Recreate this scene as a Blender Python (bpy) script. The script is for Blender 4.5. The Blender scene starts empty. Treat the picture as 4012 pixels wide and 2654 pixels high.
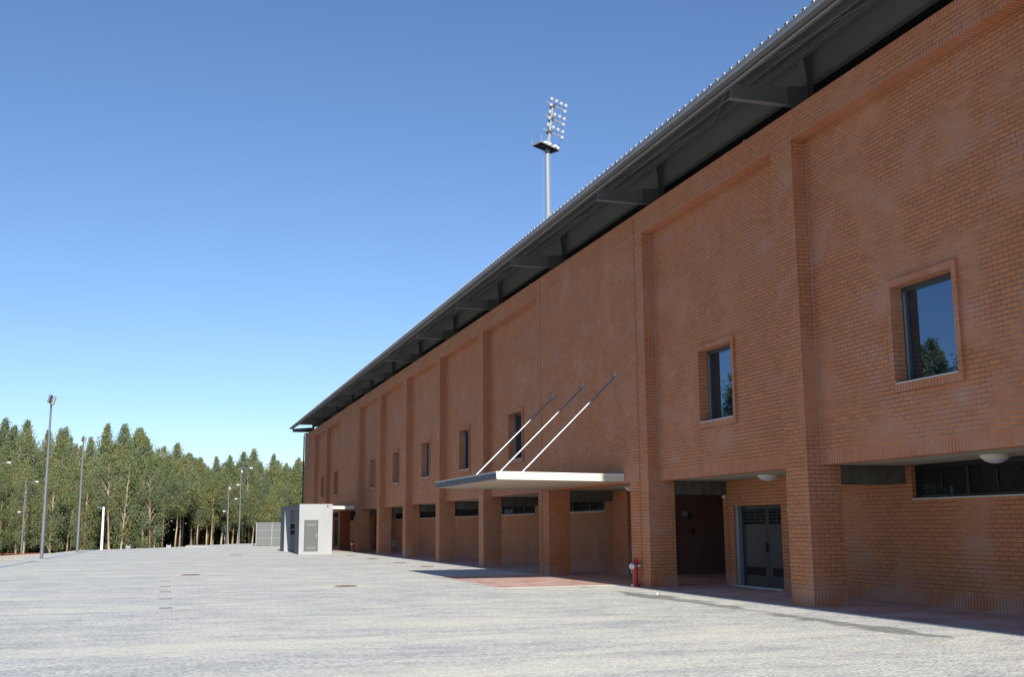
import bpy, bmesh, math, random
from mathutils import Vector, Matrix
R_ = math.radians
random.seed(7)
C = bpy.context.scene.collection
scn = bpy.context.scene

# ------------------------------------------------------------------ camera
# world: the facade runs along -X (distance s = -X), +Y points into the building, Z up
yaw, pitch, roll = R_(17.3668), R_(9.7229), R_(-0.4341)
fw = Vector((-math.cos(yaw)*math.cos(pitch), math.sin(yaw)*math.cos(pitch), math.sin(pitch)))
rt = fw.cross(Vector((0, 0, 1))).normalized(); up = rt.cross(fw)
rt, up = math.cos(roll)*rt + math.sin(roll)*up, math.cos(roll)*up - math.sin(roll)*rt
cd = bpy.data.cameras.new('camera'); cam = bpy.data.objects.new('camera', cd); C.objects.link(cam)
cam.matrix_world = Matrix(((rt.x, up.x, -fw.x, 0), (rt.y, up.y, -fw.y, 0), (rt.z, up.z, -fw.z, 1.5), (0, 0, 0, 1)))
cd.sensor_width = 36; cd.lens = 38.55; cd.clip_end = 5000
scn.camera = cam

# ------------------------------------------------------------------ light
SUN = Vector((1.88, -0.095, 1.0)).normalized()
w = bpy.data.worlds.new("World"); scn.world = w; w.use_nodes = True
nt = w.node_tree; bg = nt.nodes['Background']
sky = nt.nodes.new('ShaderNodeTexSky'); sky.sky_type = 'NISHITA'; sky.sun_disc = False
sky.sun_elevation = math.asin(SUN.z); sky.sun_rotation = math.atan2(SUN.x, SUN.y)
sky.air_density = 1.0; sky.dust_density = 0.0; sky.ozone_density = 4.6
tint = nt.nodes.new('ShaderNodeMix'); tint.data_type = 'RGBA'; tint.blend_type = 'MULTIPLY'; tint.inputs[0].default_value = 1; tint.inputs[7].default_value = (.94, .955, 1.05, 1)
nt.links.new(sky.outputs[0], tint.inputs[6]); nt.links.new(tint.outputs[2], bg.inputs[0]); bg.inputs[1].default_value = 0.102
sl = bpy.data.lights.new('sun', 'SUN'); so = bpy.data.objects.new('sun', sl); C.objects.link(so)
sl.energy = 4.9; sl.angle = R_(0.53); sl.color = (1.0, 0.95, 0.88)
so.rotation_euler = SUN.to_track_quat('Z', 'Y').to_euler(); so.location = (40, -10, 60)
scn.view_settings.view_transform = 'Standard'; scn.view_settings.look = 'None'
scn.view_settings.exposure = 0.35; scn.view_settings.gamma = 1

# ------------------------------------------------------------------ materials
def mat(name, col=(.5, .5, .5), rough=.6, metal=0., spec=.5):
    m = bpy.data.materials.new(name); m.use_nodes = True
    b = m.node_tree.nodes['Principled BSDF']
    b.inputs['Base Color'].default_value = (*col, 1); b.inputs['Roughness'].default_value = rough
    b.inputs['Metallic'].default_value = metal; b.inputs['Specular IOR Level'].default_value = spec
    return m
class N:
    def __init__(s, m): s.t = m.node_tree; s.b = s.t.nodes['Principled BSDF']
    def n(s, typ, ins=None, **kw):
        x = s.t.nodes.new(typ)
        for k, v in kw.items(): setattr(x, k, v)
        for k, v in (ins or {}).items():
            if hasattr(v, 'links') or isinstance(v, bpy.types.NodeSocket): s.t.links.new(v, x.inputs[k])
            else: x.inputs[k].default_value = v
        return x
    def l(s, a, b): s.t.links.new(a, b)
    def mix(s, f, a, b, mode='MIX'):
        x = s.t.nodes.new('ShaderNodeMix'); x.data_type = 'RGBA'; x.blend_type = mode
        for i, v in ((0, f), (6, a), (7, b)):
            if isinstance(v, bpy.types.NodeSocket): s.t.links.new(v, x.inputs[i])
            else: x.inputs[i].default_value = v if i == 0 else (*v, 1) if len(v) == 3 else v
        return x.outputs[2]
    def ramp(s, f, stops):
        x = s.t.nodes.new('ShaderNodeValToRGB'); s.t.links.new(f, x.inputs[0])
        e = x.color_ramp.elements
        while len(e) < len(stops): e.new(0.5)
        for q, (p, c) in zip(e, stops): q.position = p; q.color = (*c, 1) if len(c) == 3 else c
        return x.outputs[0]
    def noise(s, vec, scale, det=4, rough=.5):
        x = s.n('ShaderNodeTexNoise', {'Vector': vec, 'Scale': scale, 'Detail': det, 'Roughness': rough}); return x.outputs[0]
    def math(s, op, a, b=0., c=None):
        x = s.t.nodes.new('ShaderNodeMath'); x.operation = op
        for i, v in ((0, a), (1, b), (2, c)):
            if v is None: continue
            if isinstance(v, bpy.types.NodeSocket): s.t.links.new(v, x.inputs[i])
            else: x.inputs[i].default_value = v
        return x.outputs[0]
    def pos(s): return s.n('ShaderNodeNewGeometry').outputs['Position']
    def bump(s, h, st=.3, d=.01):
        x = s.n('ShaderNodeBump', {'Height': h, 'Strength': st, 'Distance': d}); s.l(x.outputs[0], s.b.inputs['Normal'])
    def mapv(s, vec, sc): return s.n('ShaderNodeMapping', {'Vector': vec, 'Scale': sc}).outputs[0]
BK = .0775
def brick(name, width, offset, c1=(.55, .215, .090), c2=(.455, .172, .074)):
    m = mat(name, rough=.8, spec=.25); k = N(m)
    uv = k.n('ShaderNodeUVMap').outputs[0]
    br = k.n('ShaderNodeTexBrick', {'Vector': uv, 'Color1': (0, 0, 0, 1), 'Color2': (1, 1, 1, 1), 'Mortar': (.5, .5, .5, 1), 'Scale': 1.0,
        'Mortar Size': .0058, 'Mortar Smooth': .15, 'Bias': 0., 'Brick Width': width, 'Row Height': BK if width < .23 or offset else BK})
    br.offset = offset; br.squash = 1.0
    P = k.pos()
    f = k.noise(P, .9, 5, .6)
    a = k.mix(br.outputs[0], c1, c2)
    a = k.mix(k.math('MULTIPLY', k.ramp(k.noise(P, 14, 2), [(.35, (0, 0, 0)), (.75, (1, 1, 1))]), .35), a, (.47, .195, .085))
    # pale lime bloom patches on the bricks
    bl = k.ramp(k.noise(k.mapv(P, (.9, .9, 1.5)), 1.0, 7, .72), [(.50, (0, 0, 0)), (.72, (1, 1, 1))])
    a = k.mix(k.math('MULTIPLY', bl, k.math('MULTIPLY_ADD', br.outputs[0], .42, .10)), a, (.54, .35, .31))
    sp = k.ramp(k.noise(k.mapv(P, (5, 5, 3)), 1.0, 2, .5), [(.715, (0, 0, 0)), (.76, (1, 1, 1))])
    sp2 = k.ramp(k.noise(P, .22, 2), [(.5, (0, 0, 0)), (.6, (1, 1, 1))])
    a = k.mix(k.math('MULTIPLY', k.math('MULTIPLY', sp, sp2), .5), a, (.55, .48, .52))
    zz = k.n('ShaderNodeSeparateXYZ', {0: P}).outputs[2]
    du = k.math('MULTIPLY', k.math('MULTIPLY', k.ramp(zz, [(.0, (1, 1, 1)), (.42, (0, 0, 0))]), k.ramp(k.noise(P, 1.7, 4), [(.4, (0, 0, 0)), (.62, (1, 1, 1))])), .55)
    a = k.mix(du, a, (.46, .37, .32))
    mo = k.mix(k.ramp(f, [(.51, (0, 0, 0)), (.68, (1, 1, 1))]), (.092, .080, .074), (.31, .285, .265))
    k.l(k.mix(br.outputs[1], a, mo), k.b.inputs['Base Color'])
    h = k.math('SUBTRACT', k.math('MULTIPLY', k.noise(P, 90, 2), .25), br.outputs[1])
    k.bump(h, .55, .006)
    return m
M = {}
M['brick'] = brick('brick_stretcher', .2275, .5)
M['soldier'] = brick('brick_soldier', .5, 0., (.53, .205, .100), (.45, .168, .084))
def conc(name, c, sc=2.0, amt=.35, dark=(.10, .10, .10), stain=None, rough=.85):
    m = mat(name, c, rough, spec=.3); k = N(m); P = k.pos()
    n1 = k.noise(k.mapv(P, (sc, sc, sc*.5)), 1.0, 6, .62)
    a = k.mix(k.math('MULTIPLY', k.ramp(n1, [(.35, (1, 1, 1)), (.65, (0, 0, 0))]), amt), c, dark)
    if stain: a = k.mix(k.math('MULTIPLY', k.ramp(k.noise(k.mapv(P, (9, 9, .8)), 1, 4), [(.5, (0, 0, 0)), (.7, (1, 1, 1))]), .5), a, stain)
    k.l(a, k.b.inputs['Base Color']); k.bump(k.noise(P, 35, 4), .25, .01)
    return m
M['passage'] = conc('dark_passage_wall', (.17, .10, .085), 3, .3, (.12, .07, .06))  # passage walls in a darker brown tone than the brick
M['soffit'] = conc('painted_soffit', (.42, .39, .32), 1.2, .25, (.25, .23, .20))
M['beam'] = conc('raw_concrete', (.13, .125, .10), 5, .7, (.05, .05, .045))
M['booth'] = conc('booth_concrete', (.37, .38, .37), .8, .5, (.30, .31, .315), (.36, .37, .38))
M['booth_side'] = conc('booth_concrete_shaded', (.13, .14, .155), 3.0, .5, (.08, .088, .10), (.09, .10, .12))  # booth concrete made darker and bluer, side shade put into the colour
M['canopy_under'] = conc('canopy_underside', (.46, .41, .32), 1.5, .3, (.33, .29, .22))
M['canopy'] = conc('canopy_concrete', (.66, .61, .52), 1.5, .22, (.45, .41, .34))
M['galv'] = conc('galvanised_sheet', (.36, .38, .40), 3, .4, (.22, .24, .27), rough=.5)
M['grey_sheet'] = conc('grey_gate_sheet', (.15, .16, .155), .8, .2, (.125, .13, .13), rough=.6)
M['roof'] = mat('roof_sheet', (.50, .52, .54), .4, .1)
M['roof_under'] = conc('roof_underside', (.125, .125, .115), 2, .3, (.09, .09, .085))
M['steel'] = mat('painted_steel', (.16, .165, .175), .5)
M['girder'] = conc('girder_grey', (.21, .21, .21), .6, .35, (.17, .17, .17))
M['black'] = mat('matt_black_and_gap_shade', (.012, .012, .013), .8)  # black for fittings, also paints the unlit space under the roof
M['frame'] = mat('dark_frame', (.02, .022, .024), .4, .1)
M['alum'] = mat('dark_aluminium', (.05, .062, .075), .4, .2)
M['alum_light'] = mat('pale_aluminium', (.22, .26, .30), .45, .2)
M['rod'] = mat('stainless_rod', (.36, .36, .38), .4, .85)
M['white'] = mat('white_paint', (.78, .77, .74), .5)
M['sill'] = mat('pale_stone_sill', (.55, .55, .54), .7)
M['door'] = mat('dark_grey_steel_door', (.022, .026, .028), .42)
M['door_grey'] = mat('grey_green_door', (.095, .102, .095), .55)
M['chrome'] = mat('polished_metal', (.62, .60, .56), .25, .8)
M['red'] = mat('red_hydrant_paint', (.52, .022, .030), .4)
M['redk'] = mat('dull_red_plastic', (.14, .01, .012), .5)
M['black_pipe'] = mat('black_pipe', (.018, .020, .024), .4)
M['pole'] = conc('galvanised_pole', (.15, .16, .18), 1, .2, (.11, .12, .135), rough=.5)
M['mast'] = conc('mast_galvanised', (.36, .37, .355), .5, .25, (.27, .28, .28), rough=.6)
M['lens'] = mat('lamp_glass', (.85, .83, .78), .15)
M['lens_grey'] = mat('reflector_glass', (.48, .50, .52), .2, .3)
M['lens_warm'] = mat('lamp_bulb', (.75, .55, .35), .3)
M['opal'] = mat('opal_plastic', (.62, .60, .66), .35)
M['opal_rim'] = mat('opal_rim', (.70, .67, .56), .45)
M['rust'] = conc('rusty_iron', (.16, .085, .05), 9, .5, (.09, .06, .045))
M['iron'] = conc('dark_cast_iron', (.06, .065, .075), 9, .4, (.04, .045, .05))
M['grate'] = conc('drain_iron', (.23, .235, .24), 9, .4, (.13, .13, .135))
M['sign'] = mat('pale_sign_plate', (.42, .45, .52), .5)
M['ink'] = mat('black_lettering', (.01, .01, .012), .5)
M['orange'] = mat('orange_plastic_mesh', (.22, .06, .03), .7)
M['joint'] = mat('open_joint_shadow_gap', (.016, .011, .010), .95)
M['seal'] = mat('grey_sealant', (.33, .30, .28), .8)
def glass(name, col, fac):
    m = mat(name, col, .06); k = N(m)
    g = k.n('ShaderNodeBsdfGlossy', {'Color': (.55, .75, 1, 1), 'Roughness': .012})
    d = k.n('ShaderNodeBsdfDiffuse', {'Color': (*col, 1)})
    x = k.n('ShaderNodeMixShader', {0: fac, 1: d.outputs[0], 2: g.outputs[0]})
    k.l(x.outputs[0], k.t.nodes['Material Output'].inputs[0]); return m
M['glass'] = glass('reflective_glazing', (.012, .016, .022), .24)
M['glass_dark'] = glass('dark_glazing', (.02, .02, .02), .05)
# paving of small granite setts with sand in the joints, wet runs beside the wall
def sett():
    m = mat('granite_setts', rough=.9, spec=.2); k = N(m); P = k.pos()
    wob = k.n('ShaderNodeTexNoise', {'Vector': P, 'Scale': 6.0, 'Detail': 1.0})
    pv = k.n('ShaderNodeVectorMath', operation='MULTIPLY_ADD')
    k.l(wob.outputs[1], pv.inputs[0]); pv.inputs[1].default_value = (.05, .05, 0); k.l(P, pv.inputs[2])
    vo = k.n('ShaderNodeTexVoronoi', {'Vector': pv.outputs[0], 'Scale': 12.0, 'Randomness': .55}, feature='F1')
    ve = k.n('ShaderNodeTexVoronoi', {'Vector': pv.outputs[0], 'Scale': 12.0, 'Randomness': .55}, feature='DISTANCE_TO_EDGE')
    sp = k.n('ShaderNodeSeparateColor', {0: vo.outputs['Color']})
    stone = k.ramp(sp.outputs[0], [(0, (.265, .278, .275)), (.5, (.395, .408, .395)), (1, (.60, .61, .56))])
    stone = k.mix(k.ramp(k.noise(P, 60, 3, .7), [(.4, (0, 0, 0)), (.75, (1, 1, 1))]), stone, (.74, .74, .72))
    edge = k.ramp(ve.outputs[0], [(.07, (1, 1, 1)), (.22, (0, 0, 0))])
    big = k.noise(k.mapv(P, (.42, .085, 1)), 1.0, 5, .6)
    med = k.noise(k.mapv(P, (2.0, .8, 1)), 1.0, 5, .65)
    fine = k.noise(k.mapv(P, (7, 7, 7)), 1.0, 4, .75)
    sand = k.math('ADD', k.math('ADD', k.math('MULTIPLY', big, .44), .08), k.math('ADD', k.math('MULTIPLY', med, .34), k.math('MULTIPLY', fine, .26)))
    px = k.n('ShaderNodeSeparateXYZ', {0: P})
    def blob(cx, cy, rx, ry, amt):   # a drift of sand lying at a place of its own
        d = k.math('SQRT', k.math('ADD', k.math('POWER', k.math('DIVIDE', k.math('SUBTRACT', px.outputs[0], cx), rx), 2.), k.math('POWER', k.math('DIVIDE', k.math('SUBTRACT', px.outputs[1], cy), ry), 2.)))
        return k.math('MULTIPLY', k.math('MAXIMUM', k.math('SUBTRACT', 1., d), 0.), amt)
    for bl_ in ((-15.0, .5, 1.1, 4.5, .16), (-17.3, 5.2, 1.2, 3.2, .15), (-28.9, 4.4, 1.3, 1.9, .22), (-30.0, .6, .6, 1.9, .16), (-23.1, 1.1, .5, .8, .16), (-11.6, 3.5, .8, 4., .13), (-13.6, 7.6, 1.2, 2.0, .14), (-38, -1.5, 1.2, 3, .12)):
        sand = k.math('ADD', sand, blob(*bl_))
    sm = k.ramp(sand, [(.56, (0, 0, 0)), (.74, (1, 1, 1))])
    joint = k.mix(k.ramp(med, [(.35, (0, 0, 0)), (.6, (1, 1, 1))]), (.54, .545, .515), (.78, .77, .69))
    a = k.mix(edge, stone, joint)
    a = k.mix(k.math('MULTIPLY', sm, .88), a, k.mix(k.noise(P, 3, 3), (.80, .765, .62), (.88, .85, .72)))
    # ochre sand traces
    och = k.ramp(k.noise(k.mapv(P, (.35, .9, 1)), 1.0, 5, .6), [(.66, (0, 0, 0)), (.74, (1, 1, 1))])
    a = k.mix(k.math('MULTIPLY', och, .35), a, (.62, .52, .36))
    gr = k.ramp(k.noise(P, 19, 3, .8), [(.30, (.64, .64, .64)), (.70, (1.16, 1.16, 1.15))]); a = k.mix(.85, a, gr, 'MULTIPLY')
    # damp run parallel with the building
    xyz = k.n('ShaderNodeSeparateXYZ', {0: P})
    yw = k.math('ADD', xyz.outputs[1], k.math('MULTIPLY', k.math('SUBTRACT', k.noise(k.mapv(P, (.45, 0, 0)), 1, 3), .5), .9))
    d = k.math('ABSOLUTE', k.math('SUBTRACT', yw, 9.95))
    wid = k.math('MULTIPLY', k.math('SUBTRACT', k.noise(k.mapv(P, (.30, .4, 0)), 1.0, 4, .6), .42), 2.8)
    wet = k.ramp(k.math('SUBTRACT', wid, d), [(.0, (0, 0, 0)), (.16, (1, 1, 1))])
    lim = k.math('MULTIPLY', k.math('GREATER_THAN', xyz.outputs[0], -26.5), k.math('LESS_THAN', xyz.outputs[0], 30))
    a = k.mix(k.math('MULTIPLY', k.math('MULTIPLY', wet, lim), k.math('MULTIPLY_ADD', fine, .8, .28)), a, (.15, .15, .13))
    k.l(a, k.b.inputs['Base Color'])
    k.bump(k.math('ADD', k.math('MULTIPLY', edge, -.7), k.math('MULTIPLY', fine, .6)), .7, .012)
    return m
M['sett'] = sett()
def paver():
    m = mat('red_clay_pavers', rough=.85, spec=.25); k = N(m); P = k.pos()
    br = k.n('ShaderNodeTexBrick', {'Vector': P, 'Color1': (.42, .20, .15, 1), 'Color2': (.54, .31, .25, 1), 'Mortar': (.42, .33, .30, 1),
        'Scale': 1.0, 'Mortar Size': .004, 'Brick Width': .21, 'Row Height': .105}); br.offset = .5
    a = k.mix(k.math('MULTIPLY', k.ramp(k.noise(P, 1.3, 5), [(.3, (0, 0, 0)), (.62, (1, 1, 1))]), .75), br.outputs[0], (.66, .50, .43))
    k.l(a, k.b.inputs['Base Color']); return m
M['paver'] = paver()
def soil(name, a, b, sc=.5):
    m = mat(name, rough=.95, spec=.1); k = N(m); P = k.pos()
    c = k.mix(k.ramp(k.noise(P, sc, 6, .65), [(.35, (0, 0, 0)), (.7, (1, 1, 1))]), a, b)
    k.l(c, k.b.inputs['Base Color']); k.bump(k.noise(P, 8, 5), .4, .05); return m
M['sand'] = soil('pale_sand', (.58, .49, .36), (.72, .66, .54))
M['earth'] = soil('woodland_floor', (.05, .042, .028), (.10, .085, .05))
M['slab'] = conc('pale_concrete_slab', (.60, .58, .54), 1, .2, (.5, .49, .46))
def leaf():
    m = mat('eucalyptus_leaves', rough=.5, spec=.35); k = N(m)
    oi = k.n('ShaderNodeObjectInfo'); P = k.pos()
    a = k.mix(oi.outputs['Random'], (.115, .155, .056), (.205, .218, .074))
    a = k.mix(k.ramp(k.noise(P, .55, 3), [(.4, (0, 0, 0)), (.65, (1, 1, 1))]), a, (.130, .165, .090))
    a = k.mix(k.math('MULTIPLY', k.ramp(k.noise(P, 1.1, 4), [(.56, (0, 0, 0)), (.70, (1, 1, 1))]), .65), a, (.32, .225, .09))
    k.l(a, k.b.inputs['Base Color'])
    tr = k.n('ShaderNodeBsdfTranslucent', {'Color': a}); mx = k.n('ShaderNodeMixShader', {0: .12, 1: k.b.outputs[0], 2: tr.outputs[0]})
    k.l(mx.outputs[0], k.t.nodes['Material Output'].inputs[0]); return m
M['leaf'] = leaf()
def bark():
    m = mat('eucalyptus_bark', rough=.85, spec=.2); k = N(m); P = k.pos()
    a = k.mix(k.ramp(k.noise(k.mapv(P, (2, 2, .5)), 1.0, 5), [(.4, (0, 0, 0)), (.62, (1, 1, 1))]), (.52, .43, .31), (.27, .17, .10))
    k.l(a, k.b.inputs['Base Color']); return m
M['bark'] = bark()

# ------------------------------------------------------------------ mesh builder
class MB:
    def __init__(s): s.v = []; s.f = []; s.uv = []; s.mi = []; s.mats = []
    def m(s, name):
        if name not in s.mats: s.mats.append(name)
        return s.mats.index(name)
    def face(s, pts, mname, uvs=None):
        i = len(s.v); s.v += [tuple(p) for p in pts]; s.f.append(tuple(range(i, i+len(pts))))
        s.uv += (uvs or [(0, 0)]*len(pts)); s.mi.append(s.m(mname))
    # box between distances s0<s1 along the facade, y0<y1, z0<z1
    def box(s, s0, s1, y0, y1, z0, z1, m='brick', skip=''):
        x0, x1 = -s1, -s0; base = z0
        q = {'y-': ((x0, y0, z0), (x1, y0, z0), (x1, y0, z1), (x0, y0, z1)), 'y+': ((x1, y1, z0), (x0, y1, z0), (x0, y1, z1), (x1, y1, z1)),
             'x+': ((x1, y0, z0), (x1, y1, z0), (x1, y1, z1), (x1, y0, z1)), 'x-': ((x0, y1, z0), (x0, y0, z0), (x0, y0, z1), (x0, y1, z1)),
             'z+': ((x0, y0, z1), (x1, y0, z1), (x1, y1, z1), (x0, y1, z1)), 'z-': ((x0, y1, z0), (x1, y1, z0), (x1, y0, z0), (x0, y0, z0))}
        for kf, pts in q.items():
            if kf in skip.split(): continue
            if m == 'brick' and kf[0] != 'z':
                uv = [((p[0] if kf[0] == 'y' else p[1]+.03), p[2]-.24) for p in pts]; mm = 'brick'
            elif m in ('brick', 'soldier'):
                mm = 'soldier'
                if kf[0] == 'z': uv = [(.25+(p[1]-y0)*.9, p[0]) for p in pts]
                else: uv = [((p[2]-base)*.46/(z1-z0)+.02, (p[0] if kf[0] == 'y' else p[1])) for p in pts]
            else: mm = m; uv = None
            s.face(pts, mm, uv)
    def tube(s, pts, rad, m, n=8, cap=True):
        pts = [Vector(p) for p in pts]; rings = []
        if not hasattr(rad, '__len__'): rad = [rad]*len(pts)
        for i, p in enumerate(pts):
            d = (pts[min(i+1, len(pts)-1)]-pts[max(i-1, 0)]).normalized()
            a = d.cross(Vector((0, 0, 1)));  a = Vector((1, 0, 0)) if a.length < .05 else a.normalized()
            b = d.cross(a)
            rings.append([p+rad[i]*(math.cos(2*math.pi*j/n)*a+math.sin(2*math.pi*j/n)*b) for j in range(n)])
        for r0, r1 in zip(rings, rings[1:]):
            for j in range(n):
                k = (j+1) % n; s.face((r0[k], r0[j], r1[j], r1[k]), m)
        if cap: s.face(rings[0], m); s.face(rings[-1][::-1], m)
    def lathe(s, o, ax, prof, m, n=20):
        o = Vector(o); ax = Vector(ax).normalized(); a = ax.orthogonal().normalized(); b = ax.cross(a)
        R = [[o+ax*h+r*(math.cos(2*math.pi*j/n)*a+math.sin(2*math.pi*j/n)*b) for j in range(n)] for h, r in prof]
        for r0, r1 in zip(R, R[1:]):
            for j in range(n):
                k = (j+1) % n; s.face((r0[j], r0[k], r1[k], r1[j]), m)
    def obox(s, c, ax, ay, az, m):  # oriented box: centre, three half-axis vectors
        c, ax, ay, az = map(Vector, (c, ax, ay, az))
        P = lambda i, j, k: c+i*ax+j*ay+k*az
        for q in (((-1, -1, -1), (-1, 1, -1), (1, 1, -1), (1, -1, -1)), ((-1, -1, 1), (1, -1, 1), (1, 1, 1), (-1, 1, 1)), ((-1, -1, -1), (1, -1, -1), (1, -1, 1), (-1, -1, 1)),
                  ((1, 1, -1), (-1, 1, -1), (-1, 1, 1), (1, 1, 1)), ((1, -1, -1), (1, 1, -1), (1, 1, 1), (1, -1, 1)), ((-1, 1, -1), (-1, -1, -1), (-1, -1, 1), (-1, 1, 1))):
            s.face([P(*t) for t in q], m)
    def build(s, name, parent=None, smooth=False, merge=False):
        me = bpy.data.meshes.new(name); me.from_pydata(s.v, [], s.f)
        u = me.uv_layers.new(name='UVMap'); u.data.foreach_set('uv', [c for t in s.uv for c in t])
        for n_ in s.mats: me.materials.append(M[n_])
        me.polygons.foreach_set('material_index', s.mi)
        if smooth or merge:
            b = bmesh.new(); b.from_mesh(me); bmesh.ops.remove_doubles(b, verts=b.verts, dist=1e-4)
            if smooth:
                for f in b.faces: f.smooth = True
                for e in b.edges:
                    if len(e.link_faces) == 2 and e.calc_face_angle(0) > .7: e.smooth = False
            b.to_mesh(me); b.free()
        me.update(); o = bpy.data.objects.new(name, me); C.objects.link(o)
        if parent is not None: o.parent = parent; o.matrix_parent_inverse = parent.matrix_basis.inverted()
        return o
def tag(o, label=None, cat=None, group=None, kind=None):
    if label: o['label'] = label
    if cat: o['category'] = cat
    if group: o['group'] = group
    if kind: o['kind'] = kind
    return o
def empty(name, loc=(0, 0, 0), label=None, cat=None, group=None, rz=0):
    o = bpy.data.objects.new(name, None); o.empty_display_size = .3; C.objects.link(o); o.location = loc; o.rotation_euler = (0, 0, rz)
    return tag(o, label, cat, group)
def local(mb, name, parent, smooth=False):   # mesh already in the parent's local coordinates
    o = mb.build(name, None, smooth); o.parent = parent; return o
def dup(root, loc, rz=0, label=None, group=None, sc=None):
    r = root.copy(); C.objects.link(r); r.location = loc; r.rotation_euler = (0, 0, rz)
    if sc: r.scale = sc
    if label: r['label'] = label
    if group: r['group'] = group
    for ch in list(root.children):
        c = ch.copy(); C.objects.link(c); c.parent = r
        for g in list(ch.children):
            d = g.copy(); C.objects.link(d); d.parent = c
    return r
W = lambda s, y, z=0.: (-s, y, z)

# ------------------------------------------------------------------ setting: ground
def sheet(name, pts, z, m, skirt=None):
    b = bmesh.new(); vs = [b.verts.new((-s_, y_, z)) for s_, y_ in pts]; f = b.faces.new(vs)
    if f.normal.z < 0 or (b.normal_update() or f.normal.z < 0): f.normal_flip()
    if skirt:
        n = len(vs); lo = [b.verts.new((v.co.x, v.co.y, z-skirt)) for v in vs]
        for i in range(n): b.faces.new((vs[i], vs[(i+1) % n], lo[(i+1) % n], lo[i]))
    bmesh.ops.triangulate(b, faces=[f]); bmesh.ops.recalc_face_normals(b, faces=b.faces[:]) if skirt else None
    me = bpy.data.meshes.new(name); b.to_mesh(me); b.free(); me.materials.append(M[m])
    o = bpy.data.objects.new(name, me); C.objects.link(o); return tag(o, kind='structure')
sheet('ground', [(-1500, -1500), (1500, -1500), (1500, 1500), (-1500, 1500)], -.62, 'earth')
sheet('sand_verge', [(-60, -9), (47, -7.5), (58, -7.3), (71, -6.9), (79, -6.5), (76, -8.2), (71, -9.6), (62, -16), (40, -24), (-60, -24)], -.012, 'sand', .7)
sheet('granite_paving', [(-60, -9.0), (47, -7.6), (58, -7.44), (61.3, -7.27), (71.2, -7.05), (79.2, -6.74), (84, -6.4), (87, -6.0), (88.5, -4.5), (92, -1.6),
      (98, 1.65), (105, 3.8), (112, 6.8), (111.5, 12), (111, 26), (-60, 26)], 0, 'sett', .6)
sheet('arcade_paving', [(-30, 11.2), (97, 11.2), (97, 13.6), (74.4, 13.6), (74.4, 18), (68.5, 18), (68.5, 13.6), (31.4, 13.6), (31.4, 18), (25.2, 18), (25.2, 13.6), (-30, 13.6)], .004, 'paver')
for i, o_ in enumerate((0, 43.16)):
    sheet('canopy_paving', [(26.42+o_, 7.95), (33.0+o_, 7.95), (33.0+o_, 11.2), (26.42+o_, 11.2)], .004, 'paver')
mb = MB()
for o_ in (0, 43.16):
    mb.box(26.3+o_, 33.12+o_, 7.83, 7.95, -.02, .008, 'slab'); mb.box(26.3+o_, 26.42+o_, 7.95, 11.2, -.02, .008, 'slab'); mb.box(33.0+o_, 33.12+o_, 7.95, 11.2, -.02, .008, 'slab')
tag(mb.build('paving_edge'), kind='structure')
sheet('concrete_path', [(96.3, 1.6), (95.9, 3.45), (104.3, 3.9), (104.8, 1.9)], .02, 'slab', .3)

# ------------------------------------------------------------------ the stadium building
bld = empty('stadium_building', W(40, 12), 'long red brick stadium stand with recessed bays and overhanging dark roof', 'building')
PIL = [(-24.74, -24.0), (-17.64, -16.9), (-10.54, -9.8), (-3.44, -2.7), (3.66, 4.4), (10.76, 11.5), (17.86, 18.62), (24.98, 26.1), (32.45, 33.43), (39.87, 40.54), (46.87, 47.58),
       (54.0, 54.68), (61.1, 61.85), (68.14, 69.26), (75.6, 76.5), (83.0, 83.55), (90.1, 90.85), (96.05, 96.8)]
FLUSH = {(26.1, 32.45), (69.26, 75.6), (90.85, 96.05)}
YF, YP, ZS, ZR, ZT, YW = 11.30, 11.61, 2.58, 8.89, 9.48, 13.47
for a, b in PIL:
    m = MB(); m.box(a, b, YF, 12.0, 0, .245, 'soldier'); m.box(a, b, YF, 12.0, .245, ZS); m.box(a, b, YF, 11.8, ZS, ZR)
    o = m.build('pillar', bld)
    if a > 5:   # concrete beam over to the back wall
        m = MB(); m.box(a+.06, min(b, a+.7)-.02, 12.0, YW, 2.245, ZS-.004, 'beam'); m.build('ceiling_beam', bld)
# upper wall band with rowlock courses
m = MB(); m.box(-25, 96.8, YF, 11.9, ZR, ZR+.1, 'soldier'); m.box(-25, 96.8, YF, 11.9, ZR+.1, ZT-.1); m.box(-25, 96.8, YF, 11.9, ZT-.1, ZT, 'soldier'); m.build('parapet', bld)
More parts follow.
